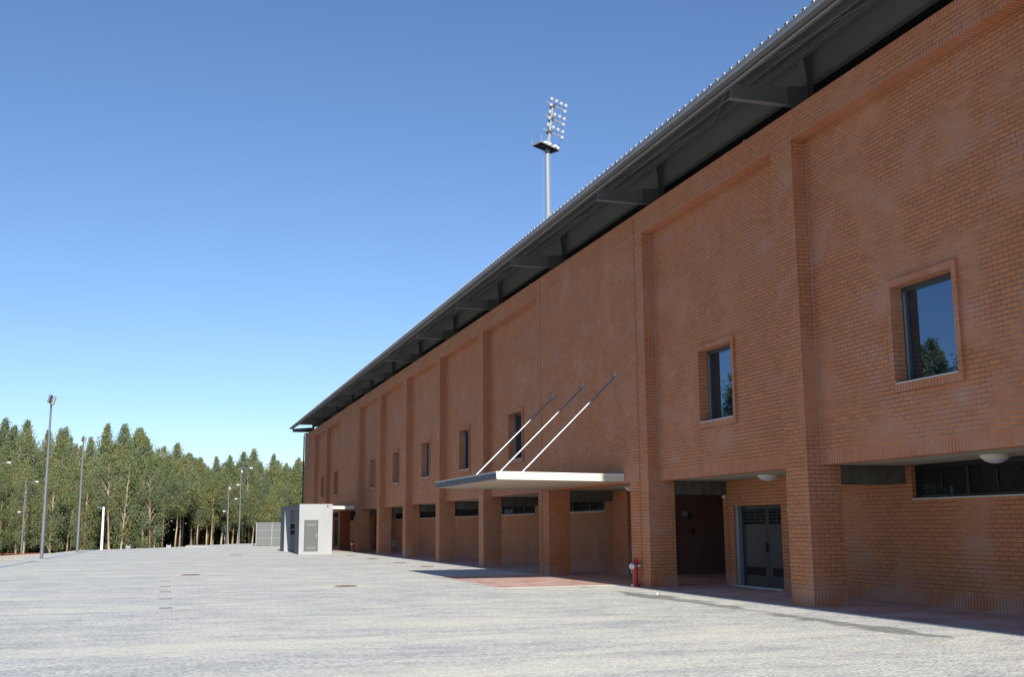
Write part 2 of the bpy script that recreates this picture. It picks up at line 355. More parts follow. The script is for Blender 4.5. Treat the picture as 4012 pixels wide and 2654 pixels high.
# wall panels
def hole_panel(m, a, b, y0, y1, z0, z1, h0, h1, k0, k1):
    m.box(a, h0, y0, y1, z0, z1); m.box(h1, b, y0, y1, z0, z1); m.box(h0, h1, y0, y1, z0, k0); m.box(h0, h1, y0, y1, k1, z1)
for (a0, a), (b, b1) in zip(PIL, PIL[1:]):
    m = MB()
    if (a, b) in FLUSH:
        m.box(a, b, YF, 11.9, ZS, ZS+.232, 'soldier'); m.box(a, b, YF, 11.9, ZS+.232, ZR); m.build('wall_panel', bld); continue
    w0, w1, k0, k1 = b-3.93, b-2.39, 3.79, 5.45
    m.box(a, b, YP, 11.9, ZS, ZS+.232, 'soldier'); hole_panel(m, a, b, YP, 11.9, ZS+.232, ZR, w0, w1, k0, k1)
    m.box(b-.009, b, YP-.009, YP, ZS, ZR, 'seal')
    m.build('wall_panel', bld)
    if b < 5: continue
    # projecting brick surround, frame, glass
    q = .055; t = .105
    s_ = MB(); s_.box(w0-t, w1+t, YP-q, YP, k1, k1+t+.01, 'soldier'); s_.box(w0-t, w1+t, YP-q, YP, k0-t-.03, k0, 'soldier')
    s_.box(w0-t, w0, YP-q, YP, k0, k1); s_.box(w1, w1+t, YP-q, YP, k0, k1)
    wf = MB(); f = .055; y0, y1 = 11.79, 11.86
    wf.box(w0, w1, y0, y1, k0+.02, k0+.02+f, 'alum'); wf.box(w0, w1, y0, y1, k1-f*1.6, k1, 'alum'); wf.box(w0, w0+f, y0, y1, k0+.02+f, k1-f*1.6, 'alum'); wf.box(w1-f, w1, y0, y1, k0+.02+f, k1-f*1.6, 'alum')
    wf.box(w1-f*2.3, w1-f, y0+.02, y1, k0+.02+f, k1-f*1.6, 'alum'); wf.box(w1-f*1.35, w1-f*.9, y0-.012, y0+.03, k0+.02+f, k1-f*1.6, 'alum_light')
    wo = wf.build('window', bld)
    s_.build('brick_surround', wo)
    g = MB(); g.box(w0+f, w1-f*2.3, 11.83, 11.845, k0+.02+f, k1-f*1.6, 'glass'); g.build('pane', wo)
    g = MB(); g.box(w0, w1, YP-q-.01, 11.86, k0, k0+.02, 'sill'); g.build('sill', wo)
# soffit over the arcade
m = MB(); m.box(-25, 96.8, 11.9, YW, ZS+.004, ZS+.12, 'soffit'); m.build('arcade_soffit', bld)
# back wall of the arcade with openings
m = MB()
def bw(a, b, z0=0, z1=ZS+.002):
    if z0 == 0: m.box(a, b, YW, 13.75, 0, .245, 'soldier'); z0 = .245
    m.box(a, b, YW, 13.75, z0, z1)
segs = []
wins = [(12.0, 17.75), (33.22, 39.45), (40.3, 46.45), (47.4, 53.6), (54.5, 60.8), (61.5, 67.55), (76.4, 82.4), (83.4, 85.15)]
bw(-25, 12.0)
bw(12.0, 17.75, 0, 1.96); bw(17.75, 22.5); bw(22.5, 24.72, 1.95); bw(24.72, 25.25)
m.build('arcade_wall', bld); m = MB()
bw(31.38, 33.22)
prev = 33.22
for a, b in wins[1:6]:
    if a > prev: bw(prev, a)
    bw(a, b, 0, 1.97); prev = b
bw(prev, 68.42); m.build('arcade_wall', bld); m = MB(); bw(74.54, 76.4); bw(76.4, 82.4, 0, 1.97); bw(82.4, 83.4); bw(83.4, 85.15, 0, 1.97); bw(85.15, 91.0); bw(91.0, 93.9, 2.1); bw(93.9, 96.8)
m.build('arcade_wall', bld)
# passages through the stand
for o_ in (0, 43.16):
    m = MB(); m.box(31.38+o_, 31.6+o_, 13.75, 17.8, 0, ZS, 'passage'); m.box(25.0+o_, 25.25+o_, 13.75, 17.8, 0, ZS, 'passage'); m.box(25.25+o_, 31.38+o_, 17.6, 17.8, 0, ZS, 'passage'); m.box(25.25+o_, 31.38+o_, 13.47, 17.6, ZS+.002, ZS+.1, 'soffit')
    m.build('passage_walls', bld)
    d = MB(); d.box(31.33+o_, 31.38+o_, 13.75, 15.05, .0, 1.92, 'door'); d.box(31.31+o_, 31.33+o_, 13.8, 14.35, 1.06, 1.84, 'ink'); d.box(31.31+o_, 31.33+o_, 14.45, 15.0, 1.06, 1.84, 'ink')
    d.box(31.29+o_, 31.34+o_, 13.50, 13.62, .0, 1.05, 'alum_light'); od = d.build('passage_door', bld)
# strip windows
for a, b in wins:
    f = MB(); z0, z1 = 1.96, ZS+.002
    for zz in ((z0, z0+.05), (z1-.07, z1)): f.box(a, b, 13.56, 13.62, *zz, 'frame')
    n = max(1, round((b-a)/1.52)); w_ = (b-a)/n
    for i in range(n+1): f.box(max(a, a+i*w_-.035), min(b, a+i*w_+.035), 13.555, 13.625, z0+.05, z1-.07, 'frame')
    wo = f.build('strip_window', bld)
    g = MB(); g.box(a, b, 13.60, 13.61, z0+.05, z1-.07, 'glass_dark'); g.build('pane', wo)
    g = MB()
    for zz in (2.10, 2.22, 2.34, 2.44): g.box(a, b, 13.625, 13.635, zz, zz+.012, 'ink')
    for i in range(n): g.box(a+(i+.5)*w_-.02, a+(i+.5)*w_+.02, 13.57, 13.6, 2.12, 2.40, 'ink')
    g.build('bars', wo)
    g = MB(); g.box(a, b, YW-.02, 13.62, 1.935, 1.96, 'sill'); g.build('sill', wo)
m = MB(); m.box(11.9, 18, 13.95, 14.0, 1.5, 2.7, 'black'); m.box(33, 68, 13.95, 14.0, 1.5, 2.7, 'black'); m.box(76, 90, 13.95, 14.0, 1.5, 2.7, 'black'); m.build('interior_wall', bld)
# double steel door
def leaf_door(parent, a, b):
    z0, z1 = .03, 1.93; y = 13.60
    d = MB(); d.box(a, b, y, y+.045, z0, 1.50, 'door')
    d.box(a, a+.07, y, y+.045, 1.50, z1, 'door'); d.box(b-.07, b, y, y+.045, 1.50, z1, 'door'); d.box(a+.07, b-.07, y, y+.045, 1.86, z1, 'door')
    d.box(a+.5*(b-a)-.012, a+.5*(b-a)+.012, y+.01, y+.04, 1.5, 1.86, 'door')
    o = d.build('door_leaf', parent)
    g = MB(); g.box(a+.07, b-.07, y+.03, y+.036, 1.5, 1.86, 'glass_dark'); g.build('pane', o)
    g = MB()
    for zz in (1.57, 1.65, 1.73, 1.81): g.box(a+.06, b-.06, y-.012, y-.002, zz, zz+.012, 'alum')
    g.build('bars', o)
    g = MB()
    for i in range(5):
        zz = .31+i*.036; g.obox(W((a+b)/2, y-.006, zz), (.5*(b-a)-.17, 0, 0), (0, .012, -.010), (0, .002, .003), 'ink')
    g.box(a+.15, b-.15, y-.004, y, .29, .49, 'black'); g.build('vent', o)
    return o
def double_door(a, mid, b):
    dr = empty('double_door', W(mid, 13.6, 0)); dr.parent = bld; dr.matrix_parent_inverse = bld.matrix_basis.inverted()
    return dr
# parts must be meshes of their own: the frame carries the two leaves
fr = MB(); fr.box(24.56, 24.70, 13.50, 13.66, .0, 1.95, 'alum_light'); fr.box(22.5, 24.56, 13.62, 13.66, 1.93, 1.95, 'door'); fr.box(22.5, 24.70, 13.42, 13.62, .0, .03, 'slab')
dframe = fr.build('double_door', bld)
l1 = leaf_door(dframe, 23.36, 24.55); l2 = leaf_door(dframe, 22.5, 23.345)
h = MB(); h.box(23.37, 23.43, 13.57, 13.60, .84, 1.06, 'black'); h.tube([W(23.40, 13.575, .99), W(23.40, 13.53, .99), W(23.24, 13.525, .985)], .012, 'black'); h.build('handle', dframe)
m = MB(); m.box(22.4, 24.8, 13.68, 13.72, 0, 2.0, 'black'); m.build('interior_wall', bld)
# far service door
m = MB(); m.box(91.0, 93.9, 13.6, 13.65, .02, 2.1, 'door'); fd = m.build('service_door', bld)
# joints: staggered open brick joints
def joint(s, y, z0, z1, parent=bld):
    m = MB(); z = z0; i = 0
    while z < z1-.02:
        d = .03 if i % 2 else -.03
        m.box(s+d-.006, s+d+.006, y-.003, y+.002, z, min(z+BK, z1), 'joint'); m.box(s-.036, s+.036, y-.0025, y+.002, z-.006, z+.006, 'joint'); z += BK; i += 1
    m.build('expansion_joint', parent)
joint(25.47, YF, .24, 9.4); joint(33.05, YF, .24, 9.4); joint(32.72, YW, .24, 2.2); joint(25.02, YW, .24, 2.2); joint(68.63, YF, .24, 9.4)
# end wall, rear wall, stand behind
m = MB(); m.box(96.5, 96.8, 12.0, 24, 0, ZT); m.box(-25, -24.7, 12.0, 24, 0, ZT); m.box(-25, 96.8, 23.8, 24.1, 0, 11); m.build('end_wall', bld)
m = MB(); m.box(-25, 96.7, 12.36, 12.46, 8.9, 11.3, 'black'); m.box(-25, 96.7, 11.9, 12.36, 9.2, 9.3, 'black'); m.build('dark_gap_backing', bld)  # added black sheets stand in for the darkness behind the eaves
# ------------------------------------------------------------------ roof
SL = .43
ZE = 10.15
def rz(y): return ZE+(y-10.05)*SL
m = MB(); s_ = -25.5; p = .285; yA, yB = 9.99, 24.5
while s_ < 97.4:
    pr = [(0, 0), (.17, 0), (.19, .05), (.26, .05), (.285, 0)]
    for (a, za), (b, zb) in zip(pr, pr[1:]):
        m.face((W(s_+a, yA, rz(yA)+za), W(s_+a, yB, rz(yB)+za), W(s_+b, yB, rz(yB)+zb), W(s_+b, yA, rz(yA)+zb)), 'roof')
    s_ += p
roof = m.build('roof', bld)
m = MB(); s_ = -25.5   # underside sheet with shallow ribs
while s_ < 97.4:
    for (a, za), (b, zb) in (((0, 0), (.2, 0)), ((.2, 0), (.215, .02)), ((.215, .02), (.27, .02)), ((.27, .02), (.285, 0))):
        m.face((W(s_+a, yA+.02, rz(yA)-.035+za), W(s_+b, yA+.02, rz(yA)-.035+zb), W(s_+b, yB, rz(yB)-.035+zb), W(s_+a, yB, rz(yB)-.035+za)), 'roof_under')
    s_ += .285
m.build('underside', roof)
# gutter / eaves flashing and edge channel
m = MB(); m.box(-25.5, 97.5, 10.015, 10.035, 10.035, 10.15, 'galv'); m.box(-25.5, 97.5, 10.04, 10.16, 10.035, 10.05, 'steel'); m.box(-25.5, 97.5, 10.0, 10.015, 10.13, 10.155, 'galv')
m.box(97.5, 97.53, 10.0, 10.17, 10.03, 10.19, 'galv'); m.build('gutter', roof)
m = MB(); m.box(-25.5, 97.3, 10.19, 10.25, 9.985, 10.13, 'steel'); m.box(-25.5, 97.3, 10.17, 10.19, 9.985, 10.0, 'galv')
for yy in (10.95, 11.6, 11.78): m.box(-25.5, 97.3, yy, yy+.05, rz(yy)-.16, rz(yy)-.045, 'steel')
m.build('purlin', roof)
m = MB(); m.box(-25.2, 97.2, 12.10, 12.13, 10.24, 11.0, 'girder'); m.box(-25.2, 97.2, 12.0, 12.1, 10.24, 10.255, 'girder'); m.box(-25.2, 97.2, 12.13, 12.36, 10.24, 10.255, 'black'); m.build('eaves_girder', bld)  # black strip behind the web continues the painted darkness
BR = [-24.4, -17.3, -10.2, -3.1, 4.0, 11.1, 18.2, 25.25, 32.65, 39.85, 46.85, 53.9, 60.95, 68.05, 75.35, 82.65, 89.85, 97.0]
for s in BR:
    m = MB()
    def slabq(pts, t):  # plate in the y-z plane at s with thickness t
        A = [W(s-t, y, z) for y, z in pts]; B = [W(s+t, y, z) for y, z in pts]
        m.face(A, 'steel'); m.face(B[::-1], 'steel')
        for i in range(len(pts)): j = (i+1) % len(pts); m.face((A[j], A[i], B[i], B[j]), 'steel')
    slabq([(10.23, 9.76), (12.1, 9.76), (12.1, 10.18), (10.21, 10.0)], .006)       # web
    slabq([(10.2, 9.74), (12.1, 9.74), (12.1, 9.76), (10.2, 9.76)], .075)           # bottom flange
    slabq([(10.18, 9.995), (12.1, 10.17), (12.1, 10.19), (10.18, 10.015)], .075)   # top flange
    slabq([(11.45, 9.76), (11.465, 9.76), (11.465, 10.12), (11.45, 10.12)], .07)
    slabq([(11.92, 9.76), (11.935, 9.76), (11.935, 10.15), (11.92, 10.15)], .07)
    slabq([(11.94, 10.19), (12.1, 10.19), (12.1, 10.95), (11.84, 10.85)], .006)   # post web
    slabq([(11.925, 10.19), (11.945, 10.19), (11.85, 10.86), (11.83, 10.86)], .09)
    m.build('roof_bracket', bld)
m = MB()
for a, b in zip(BR, BR[1:]):
    m.tube([W(a+.1, 10.25, 10.1), W((a+b)/2, 11.75, rz(11.75)-.17)], .012, 'steel', 6); m.tube([W(b-.1, 10.25, 10.1), W((a+b)/2, 11.75, rz(11.75)-.17)], .012, 'steel', 6)
m.build('tie_rod', roof)
# downpipe on the far corner
m = MB(); m.tube([W(96.88, 11.6, 9.62), W(96.88, 11.36, 9.60), W(96.88, 11.24, 9.54), W(96.88, 11.22, 9.40), W(96.88, 11.22, 0)], .06, 'black_pipe', 10)
for zz in (8.2, 6.4, 4.6, 2.8, 1.0): m.box(96.80, 96.96, 11.15, 11.29, zz, zz+.04, 'alum_light')
m.build('downpipe', bld, True)
# entrance canopies with three tie rods
for k_, o_ in enumerate((0, 43.16)):
    a, b = 26.5+o_, 33.0+o_
    m = MB(); y0, y1 = 7.85, YF; z0, z1 = 2.66, 2.62; t0, t1 = 2.84, 2.79
    prof = [(y0+.03, z0), (y1, z1), (y1, t1), (y0, t0), (y0, z0+.035)]
    A = [W(a, y, z) for y, z in prof]; B = [W(b, y, z) for y, z in prof]
    m.face(A, 'canopy'); m.face(B[::-1], 'canopy')
    for i in range(5):
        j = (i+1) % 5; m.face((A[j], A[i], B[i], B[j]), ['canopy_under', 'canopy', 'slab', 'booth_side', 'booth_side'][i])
    ca = m.build('canopy', bld)
    m = MB(); m.obox(W(a-.006, (y0+y1)/2, (t0+t1)/2+.0), (.012, 0, 0), (0, (y1-y0)/2, -.025), (0, 0, .02), 'white'); m.obox(W((a+b)/2, y0-.006, t0), ((b-a)/2, 0, 0), (0, .012, 0), (0, 0, .02), 'galv')
    m.build('edge_trim', ca)
    m = MB(); m.box(a+.02, b, YF-.28, YF, 2.80, 2.845, 'galv'); m.build('flashing', ca)
    for s in ((26.85, 29.26, 31.84) if k_ == 0 else ()):
        m = MB(); m.tube([W(s, 8.62, 2.84), W(s, 11.27, 5.42)], .027, 'rod', 10); m.box(s-.05, s+.05, 11.275, 11.30, 5.33, 5.53, 'galv'); m.box(s-.04, s+.04, 8.54, 8.70, 2.82, 2.85, 'galv')
        m.build('tie_rod', ca, True)

# ------------------------------------------------------------------ ceiling lamps
lamp0 = None
cents = [(14.68, 'directly above the strip window nearest the camera'), (21.79, 'above the dark double door'), (29.32, 'behind the pillar with the red hydrant'),
         (36.65, 'in the bay right behind the big canopy'), (43.7, 'in the second bay past the big canopy'), (50.8, 'in the third bay past the big canopy'), (57.8, 'in the fourth bay past the big canopy'), (64.9, 'in the last bay before the far hydrant')]
m = MB(); m.lathe((0, 0, 0), (0, 0, -1), [(0, .235), (.03, .235), (.065, .205)], 'opal_rim', 28); rim = m
root = empty('ceiling_lamp', (0, 0, 0), '', 'lamp', 'round lamps under the arcade ceiling')
local(rim, 'rim', root, True)
m = MB(); m.lathe((0, 0, 0), (0, 0, -1), [(.065, .205), (.10, .165), (.128, .10), (.142, .03), (.143, .0)], 'opal', 28); local(m, 'dome', root, True)
for i, (s, txt) in enumerate(cents):
    o = root if i == 0 else dup(root, W(s, 12.77, ZS+.004))
    o.location = W(s, 12.77, ZS+.004); o['label'] = 'round opal lamp on the arcade ceiling '+txt

# ------------------------------------------------------------------ small wall things
def single(mb, name, label, cat, group=None, smooth=False): return tag(mb.build(name, None, smooth), label, cat, group)
sg = empty('wall_sign', W(31.37, 15.4, 1.84), 'small pale square plate with dark numeral on the dark passage wall', 'sign')
m = MB(); m.obox((.008, 0, 0), (.004, 0, 0), (0, .075, 0), (0, 0, .065), 'sign'); local(m, 'plate', sg)
m = MB(); m.obox((.0145, 0, 0), (.0015, 0, 0), (0, .010, 0), (0, 0, .042), 'ink'); m.obox((.0145, -.018, .03), (.0014, 0, 0), (0, .010, .006), (0, -.005, .009), 'ink'); m.obox((.0145, 0, -.042), (.0014, 0, 0), (0, .026, 0), (0, 0, .007), 'ink'); local(m, 'numeral', sg)
m = MB(); m.obox(W(31.36, 15.55, 1.75), (.012, 0, 0), (0, .06, 0), (0, 0, .10), 'alum'); single(m, 'junction_box', 'dark grey box beside the small sign on the passage wall', 'box')
m = MB(); m.lathe(W(31.37, 15.6, 1.32), (1, 0, 0), [(0, .09), (.05, .09), (.07, .06), (.08, 0)], 'redk', 16); single(m, 'alarm_bell', 'dull red round alarm bell on the dark passage wall', 'alarm bell', smooth=True)
m = MB(); m.lathe(W(25.12, YW, 2.19), (0, -1, 0), [(0, .04), (.06, .045), (.08, .03), (.085, 0)], 'opal_rim', 14); single(m, 'wall_sensor', 'small cream sensor under the concrete beam beside the dark double door', 'sensor', smooth=True)
m = MB(); m.box(22.05, 22.15, YW-.05, YW, 1.79, 1.87, 'opal_rim'); m.box(22.07, 22.13, YW-.056, YW-.05, 1.81, 1.85, 'sill'); single(m, 'emergency_light', 'small cream box on the brick right of the dark double door', 'light')
m = MB(); m.box(67.25, 67.95, YW-.09, YW, .29, .67, 'galv'); m.box(67.3, 67.9, YW-.10, YW-.09, .33, .63, 'sign'); m.box(67.5, 67.66, YW-.11, YW-.10, .44, .6, 'ink'); single(m, 'meter_cabinet', 'grey metal cabinet low on the shaded back wall near the far hydrant', 'cabinet')
for i, s in enumerate((19.95, 34.6, 48.8, 63.0)):
    m = MB(); m.lathe(W(s, 11.55, ZT+.16), (0, -.3, -1), [(0, .02), (.03, .07), (.06, .075), (.075, 0)], 'lens', 12); m.tube([W(s, 11.58, ZT), W(s, 11.56, ZT+.16)], .012, 'steel', 6)
    single(m, 'eaves_light', ['small white light on the wall top just right of the nearest full bracket pair', 'tiny white light on the wall top above the bay behind the canopy', 'tiny white light on the wall top between the far brackets', 'farthest tiny white light on the brick wall top'][i], 'light', 'small lights along the top of the brick wall', True)

# ------------------------------------------------------------------ fire hydrants
def hydrant():
    r = empty('fire_hydrant', (0, 0, 0), 'red fire hydrant with brass caps beside the brick pillar with open joint', 'hydrant', 'red fire hydrants in front of the brick pillars')
    m = MB(); m.lathe((0, 0, 0), (0, 0, 1), [(0, .075), (.02, .075), (.02, .082), (.06, .082), (.06, .058), (.42, .055), (.43, .075), (.455, .078), (.56, .072), (.575, .095), (.595, .095), (.60, .075), (.66, .055), (.675, .03), (.70, .028), (.70, 0)], 'red', 24); local(m, 'barrel', r, True)
    for k in range(6):
        a = k*math.pi/3; m = MB(); m.lathe((.088*math.cos(a), .088*math.sin(a), .03), (0, 0, 1), [(0, .013), (.03, .013), (.03, 0)], 'rust', 6); local(m, 'bolt', r)
    m = MB(); m.obox((.03, -.10, .035), (.035, 0, 0), (0, .02, 0), (0, 0, .03), 'opal_rim'); local(m, 'drain_valve', r)
    d = Vector((.55, -.83, 0)).normalized()
    for (dx, rad, ln, zz) in ((d, .075, .13, .50), (Vector((.75, .66, 0)).normalized(), .045, .09, .51), (Vector((-.8, -.6, 0)).normalized(), .045, .08, .51)):
        m = MB(); o = Vector((0, 0, zz))+dx*.06
        m.lathe(o, dx, [(0, rad*.8), (.02, rad*.8), (.02, rad), (.05, rad), (.05, rad*.9), (.07, rad*.9), (.07, rad*1.02), (ln-.02, rad*1.02), (ln, rad*.7), (ln, rad*.3), (ln+.02, rad*.25), (ln+.02, 0)], 'chrome', 20)
        cp = local(m, 'outlet_cap', r, True)
    m = MB(); e = d*.19; m.tube([(e.x, e.y, .49), (e.x*1.02, e.y*1.02, .40), (e.x*.9, e.y*.9, .32), (e.x*.65, e.y*.65, .30), (e.x*.42, e.y*.42, .34), (e.x*.35, e.y*.35, .40)], .006, 'chrome', 6); local(m, 'chain', r, True)
    return r
h1 = hydrant(); h1.location = W(25.6, 11.17)
dup(h1, W(68.45, 11.1), 0, 'far red fire hydrant standing between the concrete booth and brick pillars')

# ------------------------------------------------------------------ ticket booth
bo = empty('ticket_booth', W(69.3, 8.2), 'pale concrete booth with grey steel door and open left side', 'booth')
s0, s1, y0, y1, zt = 64.0, 74.6, 7.25, 9.13, 2.83
o0, o1, zo, yi = 66.15, 72.2, 2.62, 7.62
m = MB()
bb = lambda *a, **k: m.box(*a, **k)
def cb(a, b, c, d, e, f, skip=''):
    # sun face in smooth concrete, long face in concrete darkened in colour for shade
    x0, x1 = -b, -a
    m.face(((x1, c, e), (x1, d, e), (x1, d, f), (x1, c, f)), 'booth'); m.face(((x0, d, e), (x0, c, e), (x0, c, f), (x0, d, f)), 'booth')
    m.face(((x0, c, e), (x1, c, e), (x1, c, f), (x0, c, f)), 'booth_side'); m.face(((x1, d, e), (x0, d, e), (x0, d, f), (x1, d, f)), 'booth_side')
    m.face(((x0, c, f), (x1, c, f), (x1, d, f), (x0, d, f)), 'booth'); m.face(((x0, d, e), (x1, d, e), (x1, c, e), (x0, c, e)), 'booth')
# near end wall with door opening
dy0, dy1, dz0, dz1 = 7.53, 8.33, .155, 1.93
cb(s0, s0+.25, y0, dy0, 0, zt); cb(s0, s0+.25, dy1, y1, 0, zt); cb(s0, s0+.25, dy0, dy1, 0, dz0); cb(s0, s0+.25, dy0, dy1, dz1, zt)
cb(s0+.25, o0, y0, yi, 0, zt); cb(o1, s1, y0, y1, 0, zt); cb(o0, o1, y0, yi, zo, zt); cb(s0+.25, o1, yi+.12, y1, zo, zt); cb(s0+.25, o1, y1-.2, y1, 0, zo)
hz0, hz1, hs0 = 1.03, 1.79, 67.6
cb(s0+.25, hs0, yi, yi+.12, 0, zt); cb(hs0, o1, yi, yi+.12, 0, hz0); cb(hs0, o1, yi, yi+.12, hz1, zt)
m.build('body', bo)
m = MB(); m.box(s0+.01, s0+.05, dy0, dy1, dz0, dz1, 'door_grey'); dd = m.build('door', bo)
m = MB()
for zz, a, b in ((1.66, 7.66, 8.2), (.36, 7.66, 8.2)):
    m.box(s0, s0+.01, a, b, zz-.07, zz+.08, 'door_grey')
    for i in range(4): m.box(s0-.006, s0, a+.02, b-.02, zz-.055+i*.034, zz-.045+i*.034, 'galv')
m.build('vent', dd)
m = MB(); m.box(s0-.012, s0+.01, 8.22, 8.27, .93, 1.13, 'chrome'); m.tube([W(s0-.01, 8.245, 1.08), W(s0-.06, 8.245, 1.08), W(s0-.065, 8.12, 1.08)], .013, 'chrome', 8); m.build('handle', dd, True)
m = MB(); m.box(hs0, o1, yi+.03, yi+.05, hz0, hz1, 'glass_dark'); m.box(hs0, o1, yi+.005, yi+.03, 1.34, 1.42, 'alum'); m.box(hs0, o1, yi+.005, yi+.03, hz0, hz0+.04, 'alum'); m.box(hs0, o1, yi+.005, yi+.03, hz1-.05, hz1, 'alum')
m.box(o1-.06, o1, yi+.005, yi+.03, hz0+.04, hz1-.05, 'alum'); m.box(hs0+2.2, hs0+2.26, yi+.005, yi+.03, hz0+.04, hz1-.05, 'alum'); m.build('hatch_window', bo)
m = MB(); m.box(s0-.03, s0, 8.82, 8.88, 2.66, 2.76, 'black'); m.lathe(W(s0-.03, 8.85, 2.70), (1, 0, -.3), [(0, .022), (.03, .022), (.03, 0)], 'black', 10); m.build('bulkhead_fitting', bo)
# ------------------------------------------------------------------ grey gate
ga = empty('sheet_metal_gate', W(96.3, 9.3), 'grey sheet metal gate of square panels left of the concrete booth', 'gate')
m = MB(); m.box(96.2, 96.24, 7.3, 11.2, .03, 1.92, 'grey_sheet'); m.build('panel', ga)
m = MB()
for yy in (7.3, 8.6, 9.9, 11.15): m.box(96.14, 96.2, yy-.0, yy+.05, .0, 1.95, 'galv')
for zz in (.62, 1.27, 1.90): m.box(96.15, 96.2, 7.35, 11.15, zz, zz+.035, 'galv')
m.build('frame', ga)
m = MB(); m.box(95.9, 96.1, 7.1, 7.22, 0, .12, 'iron'); m.obox(W(96.0, 7.16, .15), (.05, 0, 0), (0, .03, 0), (0, 0, .03), 'iron'); m.build('floor_stop', ga)

# ------------------------------------------------------------------ manholes and gratings
def cover(name, s, y, r, m_, label, cat, group=None, n=28):
    m = MB(); m.lathe(W(s, y, 0), (0, 0, 1), [(.0, r*1.08), (.010, r*1.06), (.010, r), (.006, r), (.006, r*.96), (.013, r*.95), (.013, r*.55), (.010, r*.54), (.010, r*.2), (.013, r*.19), (.013, 0)], m_, n)
    return single(m, name, label, cat, group)
g1 = 'rusty covers in the grey sett paving'
cover('manhole_cover', 38.04, .85, .29, 'rust', 'rusty round cover out on the open paving, left of the sandy one', 'manhole cover', g1)
cover('manhole_cover', 28.92, 4.5, .27, 'rust', 'rusty round cover ringed with yellow sand, nearest the camera', 'manhole cover', g1)
cover('manhole_cover', 65.0, 3.85, .33, 'rust', 'far round cover in the paving in front of the concrete booth', 'manhole cover', g1)
for s, t in ((41.68, 'nearest of the rusty covers in line beside the long wall'), (46.92, 'second of the rusty covers in line beside the long wall'), (53.5, 'third of the rusty covers in line beside the long wall'), (59.75, 'farthest of the rusty covers in line, before the booth')):
    cover('manhole_cover', s, 9.58, .26, 'rust', t, 'manhole cover', g1)
for s, t in ((22.47, 'nearest dark slotted drain in the row of five'), (25.38, 'second nearest dark slotted drain in the row of five'), (28.2, 'middle dark slotted drain in the row of five'), (30.8, 'second farthest dark slotted drain in the row'), (33.77, 'farthest dark slotted drain in the row of five')):
    m = MB(); m.box(s-.13, s+.13, -.06, .20, -.01, .006, 'grate')
    for i in range(6): m.box(s-.10, s+.10, -.045+i*.04, -.045+i*.04+.02, .006, .012, 'grate')
    single(m, 'drain_grating', t, 'drain', 'dark drains in the paving')
m = MB()
for i in range(9):
    a = i*.7; m.face((W(22.07, 10.17, .05), W(22.07+.06*math.cos(a), 10.17+.07*math.sin(a), .012+.02*(i % 3)), W(22.07+.07*math.cos(a+.8), 10.17+.06*math.sin(a+.8), .015+.028*((i+1) % 3))), 'opal_rim')
single(m, 'crumpled_paper', 'small crumpled scrap of pale paper on the paving near the hydrant', 'litter')

# ------------------------------------------------------------------ poles and lamps on the left
def pole(name, s, y, zb, H, r0, r1, label, cat, group=None):
    r = empty(name, W(s, y, zb), label, cat, group)
    m = MB(); h = H-zb
    m.tube([(0, 0, 0), (0, 0, h*.34), (0, 0, h*.345), (0, 0, h)], [r0, r0*.93, r0*.8, r1], 'pole', 12); m.obox((0, 0, .01), (.16, 0, 0), (0, .16, 0), (0, 0, .012), 'galv'); local(m, 'pole', r, True)
    return r, h
def flood_head(r, h, sc=1.):
    m = MB(); m.tube([(0, 0, h-.1), (0, 0, h+.45*sc)], .06*sc, 'iron', 8); m.obox((0, 0, h+.5*sc), (.05, 0, 0), (0, .2*sc, 0), (0, 0, .03), 'iron'); local(m, 'bracket', r)
    for k, sg in enumerate((-1, 1)):
        c = Vector((.02*sg, (.02+.11*sg)*sc, h+(.62-.12*k)*sc)); ax = Vector((.25*sg, sg*.95, -.27*sg)).normalized(); sd = Vector((1, -.25, 0)).normalized(); sd = (sd-ax*sd.dot(ax)).normalized(); up_ = sd.cross(ax)
        m = MB(); m.obox(c, ax*.05*sc, sd*.17*sc, up_*.27*sc, 'pole'); m.obox(c+ax*.06*sc, ax*.012*sc, sd*.15*sc, up_*.24*sc, 'lens' if k else 'iron'); local(m, 'floodlight_head', r)
r, h = pole('floodlight_pole', 61.2, -5.94, 0, 7.70, .085, .05, 'tall grey tapered floodlight pole with lamp heads, nearest pole at left', 'pole', 'grey floodlight poles on the paving edge'); flood_head(r, h, .8)
r, h = pole('floodlight_pole', 77.4, -5.40, 0, 6.98, .085, .05, 'slimmer second floodlight pole, between the tallest pole and white post', 'pole', 'grey floodlight poles on the paving edge'); flood_head(r, h, .65)
r, h = pole('floodlight_pole', 42.0, -6.75, 0, 7.7, .085, .05, 'floodlight pole just outside the left edge, seen by its long shadow', 'pole', 'grey floodlight poles on the paving edge'); flood_head(r, h, .9)
def arm_lamp(r, z, L, name='lamp_arm'):
    m = MB(); m.tube([(0, 0, z), (0, L*.78, z-.03)], .022, 'pole', 6); a = local(m, name, r)
    m = MB(); sgn = 1 if L > 0 else -1; c = Vector((0, L*.9, z-.04)); hl = max(.13, abs(L)*.17)
    m.lathe(c-Vector((0, sgn*hl, 0)), (0, sgn, -.06), [(0, .03), (hl*.4, .075), (hl*1.3, .09), (hl*1.9, .05), (hl*2, 0)], 'sill', 12); local(m, 'lamp_head', r, True)
sl_ = 'street lamps with a long and a short arm'
